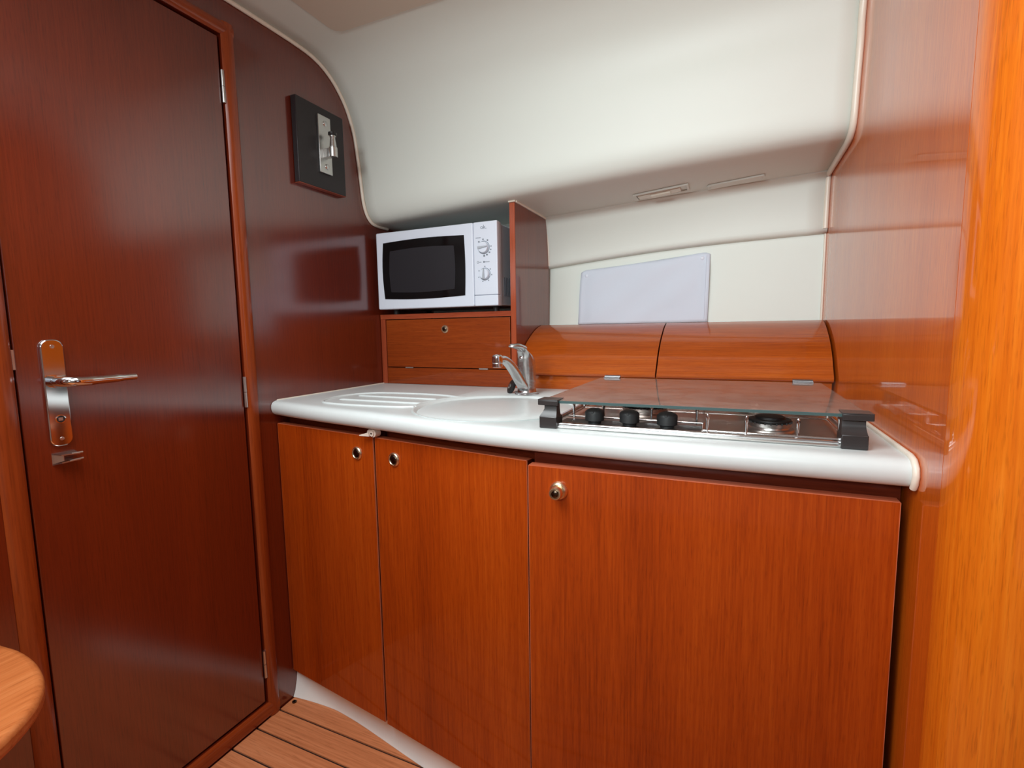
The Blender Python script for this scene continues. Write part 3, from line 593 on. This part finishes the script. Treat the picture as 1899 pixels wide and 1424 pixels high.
# ---- hob with glass lid
HX0, HX1, HY0, HY1 = 0.846, 1.373, -0.596, -0.128
hb = thing('gas_hob', ((HX0 + HX1) / 2, (HY0 + HY1) / 2, ZW), 'low gas hob with smoked glass lid set on the white worktop', 'hob')
b = MB(); b.prism([(u, v, ZW + 0.0005) for u, v in rrect(HX0 + 0.004, HX1 - 0.004, HY0 + 0.002, HY1, 0.012)], (0, 0, 0.0045)); b.build('tray', 'steel', hb, bevel=0.002)
b = MB()
path = [(u, v, ZW + 0.0075) for u, v in rrect(HX0 + 0.010, HX1 - 0.010, HY0 + 0.007, HY1 - 0.006, 0.010)]
b.tube(path, 0.0042, 8, closed=True); b.build('tray_rim', 'chrome', hb, ang=80)
MB().box(HX0 + 0.030, 1.135, HY0 + 0.014, -0.524, ZW + 0.0052, ZW + 0.0085).build('knob_panel', 'black', hb, bevel=0.001)
for x in (0.944, 1.0095, 1.0765):
    kn = MB().lathe((x, -0.5615, ZW + 0.0088), (0, 0, 1), [(0.012, 0), (0.012, 0.0035), (0.0178, 0.006), (0.0182, 0.020), (0.0178, 0.0225), (0.0150, 0.0255), (0.008, 0.0285), (0.002, 0.029)], 28).build('knob', 'matt_knob', hb, ang=50)
    MB().box(x - 0.0025, x + 0.0025, -0.580, -0.5655, ZW + 0.0295, ZW + 0.0335).build('pointer', 'matt_knob', kn, bevel=0.0008)
    for dx in (-0.021, 0.003): MB().lathe((x + dx, -0.584, ZW + 0.0085), (0, 0, 1), [(0.0026, 0), (0.0026, 0.001), (0.0015, 0.0016)], 10).build('screw', 'steel', kn)
for x, y, r_ in ((1.243, -0.512, 0.034), (1.012, -0.405, 0.046), (1.235, -0.27, 0.040)):
    bn = MB().lathe((x, y, ZW + 0.005), (0, 0, 1), [(r_ * 1.14, 0), (r_ * 1.16, 0.002), (r_ * 1.12, 0.005), (r_ * 0.92, 0.006), (r_ * 0.90, 0.0085), (r_ * 1.0, 0.0105), (r_ * 1.02, 0.0165), (r_ * 0.95, 0.018)], 32).build('burner', 'alu', hb, ang=40)
    MB().lathe((x, y, ZW + 0.0235), (0, 0, 1), [(r_ * 0.98, 0), (r_ * 1.0, 0.0012), (r_ * 0.98, 0.0032), (r_ * 0.72, 0.0040), (r_ * 0.68, 0.0075), (r_ * 0.6, 0.0085), (0.002, 0.0088)], 32).build('burner_cap', 'castiron', bn, ang=40)
    b = MB()
    for k in range(24):
        a = 2 * math.pi * k / 24; b.box(x + r_ * math.cos(a) - 0.0012, x + r_ * math.cos(a) + 0.0012, y + r_ * math.sin(a) - 0.0012, y + r_ * math.sin(a) + 0.0012, ZW + 0.0205, ZW + 0.0240)
    b.build('flame_ports', 'castiron', bn)
WZ = ZW + 0.0125
b = MB(); wire = [(0.879, -0.517), (1.136, -0.517), (1.138, -0.585), (1.345, -0.587), (1.345, -0.16), (0.879, -0.16)]
for (x0, y0), (x1, y1) in zip(wire, wire[1:] + wire[:1]): b.cyl((x0, y0, WZ), (x1, y1, WZ), 0.0023, 8)
for y in (-0.40, -0.28): b.cyl((0.879, y, WZ), (1.345, y, WZ), 0.0018, 8)
b.build('pan_support_frame', 'chrome', hb, ang=60)
for x, y in ((0.890, -0.517), (0.951, -0.517), (1.043, -0.517), (1.124, -0.517), (1.1455, -0.5855), (1.205, -0.586), (1.279, -0.586), (1.345, -0.52), (1.345, -0.40), (1.345, -0.27), (0.879, -0.40), (0.879, -0.28), (0.96, -0.16), (1.10, -0.16), (1.24, -0.16), (1.13, -0.40), (1.13, -0.28)):
    b = MB(); b.lathe((x, y, WZ - 0.003), (0, 0, 1), [(0.0022, 0), (0.0022, 0.020), (0.0030, 0.0225), (0.0030, 0.0265), (0.0022, 0.0315), (0.0008, 0.033)], 10); b.build('pan_support_post', 'chrome', hb)
lid = MB(); lid.prism([(u, v, 0.9492) for u, v in rrect(HX0 + 0.002, HX1 - 0.002, HY0 + 0.004, HY1, 0.006)], (0, 0, 0.0052)); lid = lid.build('glass_lid', 'glass', hb, bevel=0.0006)
MB().box(HX0 + 0.012, HX1 - 0.012, HY0 + 0.0024, HY0 + 0.0038, 0.9494, 0.9542).build('lid_edge', 'glassedge', lid)
for sx, x0 in ((1, HX0 - 0.002), (-1, HX1 - 0.038)):
    x1 = x0 + 0.040
    prof = [(HY0 - 0.002, 0.9015), (HY0 - 0.002, 0.9235), (HY0 + 0.001, 0.9275), (HY0 + 0.0055, 0.936), (HY0 + 0.006, 0.9455), (HY0 - 0.001, 0.9465), (HY0 - 0.001, 0.9490), (HY0 + 0.010, 0.9490), (HY0 + 0.013, 0.936), (HY0 + 0.010, 0.922), (HY0 + 0.026, 0.9215), (HY0 + 0.026, 0.9055), (HY0 + 0.010, 0.9055), (HY0 + 0.010, 0.9015)]
    # front bracket: foot, waisted neck, cap over the glass
    neck_in = 0.004
    foot = MB(); foot.box(x0 + (0.002 if sx > 0 else 0.0), x1 - (0.004 if sx > 0 else 0.005), HY0 - 0.004, HY0 + 0.034, ZW + 0.0004, 0.9235); fo = foot.build('lid_bracket', 'blackbracket', hb, bevel=0.0015)
    nk = MB(); rings = []
    for z, dx0, dx1, dy in ((0.9225, 0.002, 0.004, -0.0038), (0.926, 0.003, 0.0045, -0.001), (0.932, 0.007, 0.0055, 0.003), (0.938, 0.0095, 0.006, 0.005), (0.9492, 0.0095, 0.006, 0.005)):
        if sx < 0: dx0, dx1 = dx0 * 0.1, dx1 + 0.002
        rings.append([(x0 + dx0, HY0 + dy, z), (x1 - dx1, HY0 + dy, z), (x1 - dx1, HY0 + 0.024, z), (x0 + dx0, HY0 + 0.024, z)])
    nk.loft(rings); nk.build('neck', 'blackbracket', fo, ang=50)
    MB().box(x0, x1, HY0 - 0.006, HY0 + 0.030, 0.9550, 0.9568).build('cap', 'blackbracket', fo, bevel=0.0006)
    MB().box(x0, x1, HY0 - 0.006, HY0 + 0.0010, 0.9455, 0.9552).build('cap_front', 'blackbracket', fo, bevel=0.0012)
for x in (0.881, 1.333):
    b = MB(); b.cyl((x - 0.021, HY1 + 0.001, 0.9575), (x + 0.021, HY1 + 0.001, 0.9575), 0.0042, 12); b.box(x - 0.021, x + 0.021, HY1 - 0.012, HY1 + 0.001, 0.9546, 0.9575); b.box(x - 0.015, x + 0.015, HY1 + 0.0008, HY1 + 0.004, ZW + 0.0004, 0.957)
    b.build('lid_hinge', 'hinge_dark', hb)

# ---- black board with latch bracket on the bulkhead
bd = thing('bracket_board', (0.0, -0.268, 1.645), 'charcoal square board with silver pin bracket on the wooden bulkhead', 'bracket')
MB().box(0.0008, 0.020, -0.3590, -0.169, 1.5255, 1.766).build('backboard', 'blackboard', bd, bevel=0.002)
MB().box(0.0012, 0.0202, -0.3585, -0.1695, 1.5245, 1.5256).build('bottom_edge', 'wood_edge', bd)
MB().box(0.020, 0.0265, -0.2815, -0.2315, 1.573, 1.741).build('bracket_plate', 'steel', bd, bevel=0.001)
for z in (1.720, 1.594):
    MB().lathe((0.0262, -0.2535, z), (1, 0, 0), [(0.0088, 0), (0.0085, 0.0015), (0.006, 0.003), (0.001, 0.0035)], 18).build('screw', 'chrome_dull', bd)
MB().box(0.026, 0.047, -0.265, -0.248, 1.618, 1.644).build('bracket_arm', 'steel', bd, bevel=0.001)
MB().cyl((0.055, -0.2555, 1.617), (0.055, -0.2555, 1.646), 0.0125, 24).build('socket', 'steel', bd, bevel=0.001)
MB().lathe((0.055, -0.2555, 1.6455), (0, 0, 1), [(0.0105, 0), (0.0102, 0.006), (0.0075, 0.026), (0.0075, 0.030)], 20).build('pin', 'chrome_dull', bd)
MB().lathe((0.055, -0.2555, 1.6755), (0, 0, 1), [(0.0095, 0), (0.0095, 0.0035), (0.006, 0.004)], 20).build('pin_collar', 'steel', bd)
MB().lathe((0.055, -0.2555, 1.6792), (0, 0, 1), [(0.010, 0), (0.0130, 0.003), (0.0130, 0.009), (0.009, 0.011), (0.002, 0.0115)], 20).build('pin_knob', 'black', bd)

# ---- lamp and blanking plate under the side deck
def under(x): return zu(x)
rl = thing('deckhead_light', (0.965, 0.175, zu(0.965)), 'small rectangular recessed cream light under the side deck lip', 'light')
sl = (zu(1.05) - zu(0.88)) / 0.17
def slab_under(x0, x1, y0, y1, d0, d1, skew=-0.20):
    z = lambda x: zu(0.965) + (x - 0.965) * sl
    yk = lambda x: (x - 0.965) * skew
    pts = [(x0, y0 + yk(x0), z(x0) - d0), (x1, y0 + yk(x1), z(x1) - d0), (x1, y1 + yk(x1), z(x1) - d0), (x0, y1 + yk(x0), z(x0) - d0)]
    b = MB(); b.prism(pts, (0, 0, d0 - d1)); return b
slab_under(0.878, 1.045, 0.135, 0.142, 0.0005, 0.006).build('frame_bar', 'liner', rl, bevel=0.001)
slab_under(0.878, 1.045, 0.202, 0.208, 0.0005, 0.004).build('frame_bar', 'liner', rl, bevel=0.001)
slab_under(0.878, 0.886, 0.142, 0.202, 0.0005, 0.005).build('frame_end', 'liner', rl, bevel=0.001)
slab_under(1.037, 1.045, 0.142, 0.202, 0.0005, 0.005).build('frame_end', 'liner', rl, bevel=0.001)
slab_under(0.889, 1.020, 0.154, 0.196, 0.0005, 0.0055).build('lens', 'lens', rl, bevel=0.002)
slab_under(0.930, 0.990, 0.160, 0.185, 0.004, 0.011).build('switch', 'lens', rl, bevel=0.001)
bp_ = thing('blanking_plate', (1.171, 0.18, zu(1.171)), 'narrow cream blanking plate with two screws under the side deck', 'plate')
s2 = (1.520 - 1.5095) / 0.42; z_ = lambda x: zu(1.171) + (x - 1.171) * s2
b = MB(); b.prism([(u, v - (u - 1.171) * 0.20, z_(u) - 0.0004) for u, v in rrect(1.094, 1.248, 0.157, 0.200, 0.008)], (0, 0, -0.005)); b.build('cover', 'liner', bp_, bevel=0.001)
for x in (1.102, 1.240): MB().lathe((x, 0.179 - (x - 1.171) * 0.20, z_(x) - 0.0052), (0, 0, -1), [(0.0035, 0), (0.003, 0.001), (0.001, 0.0012)], 12).build('screw', 'steel', bp_)

# ---- fabric window cover snapped to the hull lining
wc = thing('window_cover', (0.875, 0.30, 1.10), 'white fabric window cover held by snap studs on hull lining', 'fabric cover')
nx, nz = 40, 22; rng = random.Random(2); gridf = []
for j in range(nz + 1):
    row = []
    for i in range(nx + 1):
        u, v = i / nx, j / nz
        x = lerp(lerp(0.656, 0.664, v), lerp(1.100, 1.1035, v), u)
        zt = lerp(1.3005, 1.3320, u) - 0.005 * math.sin(math.pi * u) * 0.6
        zb = 1.1065
        z = lerp(zb, zt, v)
        w = 0.004 + 0.0028 * math.sin(8 * u + 3 * v) + 0.0020 * math.sin(15 * u - 10 * v + 1) + 0.0050 * (1 - v) * math.sin(5.2 * u + 0.6) + 0.006 * max(0, v - 0.80) * math.sin(11 * u)
        edge = min(u, 1 - u, 1 - v) * 9
        y = hull_low(x, max(z, 1.11)) - 0.006 - max(0, w) * min(1, edge) - (0.012 * max(0, u - 0.93) / 0.07 + 0.006 * max(0, 0.05 - u) / 0.05) * (0.3 + 0.7 * math.sin(math.pi * min(1, 1.15 * (1 - v)))) * (1 if v < 0.85 else 0.3)
        du, dv_ = max(0, 0.035 - min(u, 1 - u)) / 0.035, max(0, v - 0.93) / 0.07
        z -= 0.008 * (du * dv_)
        row.append((x, y, z))
    gridf.append(row)
b = MB(); b.loft(gridf, closed=False); cl = b.build('fabric', 'cloth', wc, ang=180); md = cl.modifiers.new('t', 'SOLIDIFY'); md.thickness = 0.0015; md.offset = 0
for u, v in ((0.685, 1.281), (1.079, 1.3125)):
    MB().lathe((u, hull_low(u, v) - 0.0072, v), (0, -1, 0), [(0.0068, 0), (0.0068, 0.0012), (0.005, 0.0026), (0.001, 0.003)], 18).build('snap_stud', 'white_pl', wc)
b = MB()
hem = [gridf[j][nx - 1] for j in range(1, nz)]
b.tube([(x, y - 0.0018, z) for x, y, z in hem], 0.0012, 6); b.build('hem', 'cloth', wc)

# ---- folding table leaf at the lower left
tb = thing('cabin_table', (0.14, -1.55, 0.0), 'rounded light wood table leaf beside the cabin door', 'table')
out = [(0.030, -1.131), (0.114, -1.128), (0.165, -1.1235), (0.215, -1.1265), (0.262, -1.136), (0.300, -1.150), (0.330, -1.168), (0.356, -1.192), (0.383, -1.230), (0.40, -1.28), (0.408, -1.36)]
o2 = [(p.x, p.y) for p in catmull([Vector((x, y, 0)) for x, y in out], 4)] + [(0.408, -2.1), (0.03, -2.1)]
b = MB(); b.prism([(x, y, 0.572) for x, y in o2], (0, 0, 0.028)); b.build('table_top', 'table', tb, bevel=0.010, bseg=4)
MB().lathe((0.14, -1.72, 0.0), (0, 0, 1), [(0.09, 0), (0.09, 0.012), (0.035, 0.02), (0.03, 0.03), (0.03, 0.56), (0.06, 0.5715)], 24).build('pedestal', 'steel', tb)
clean()
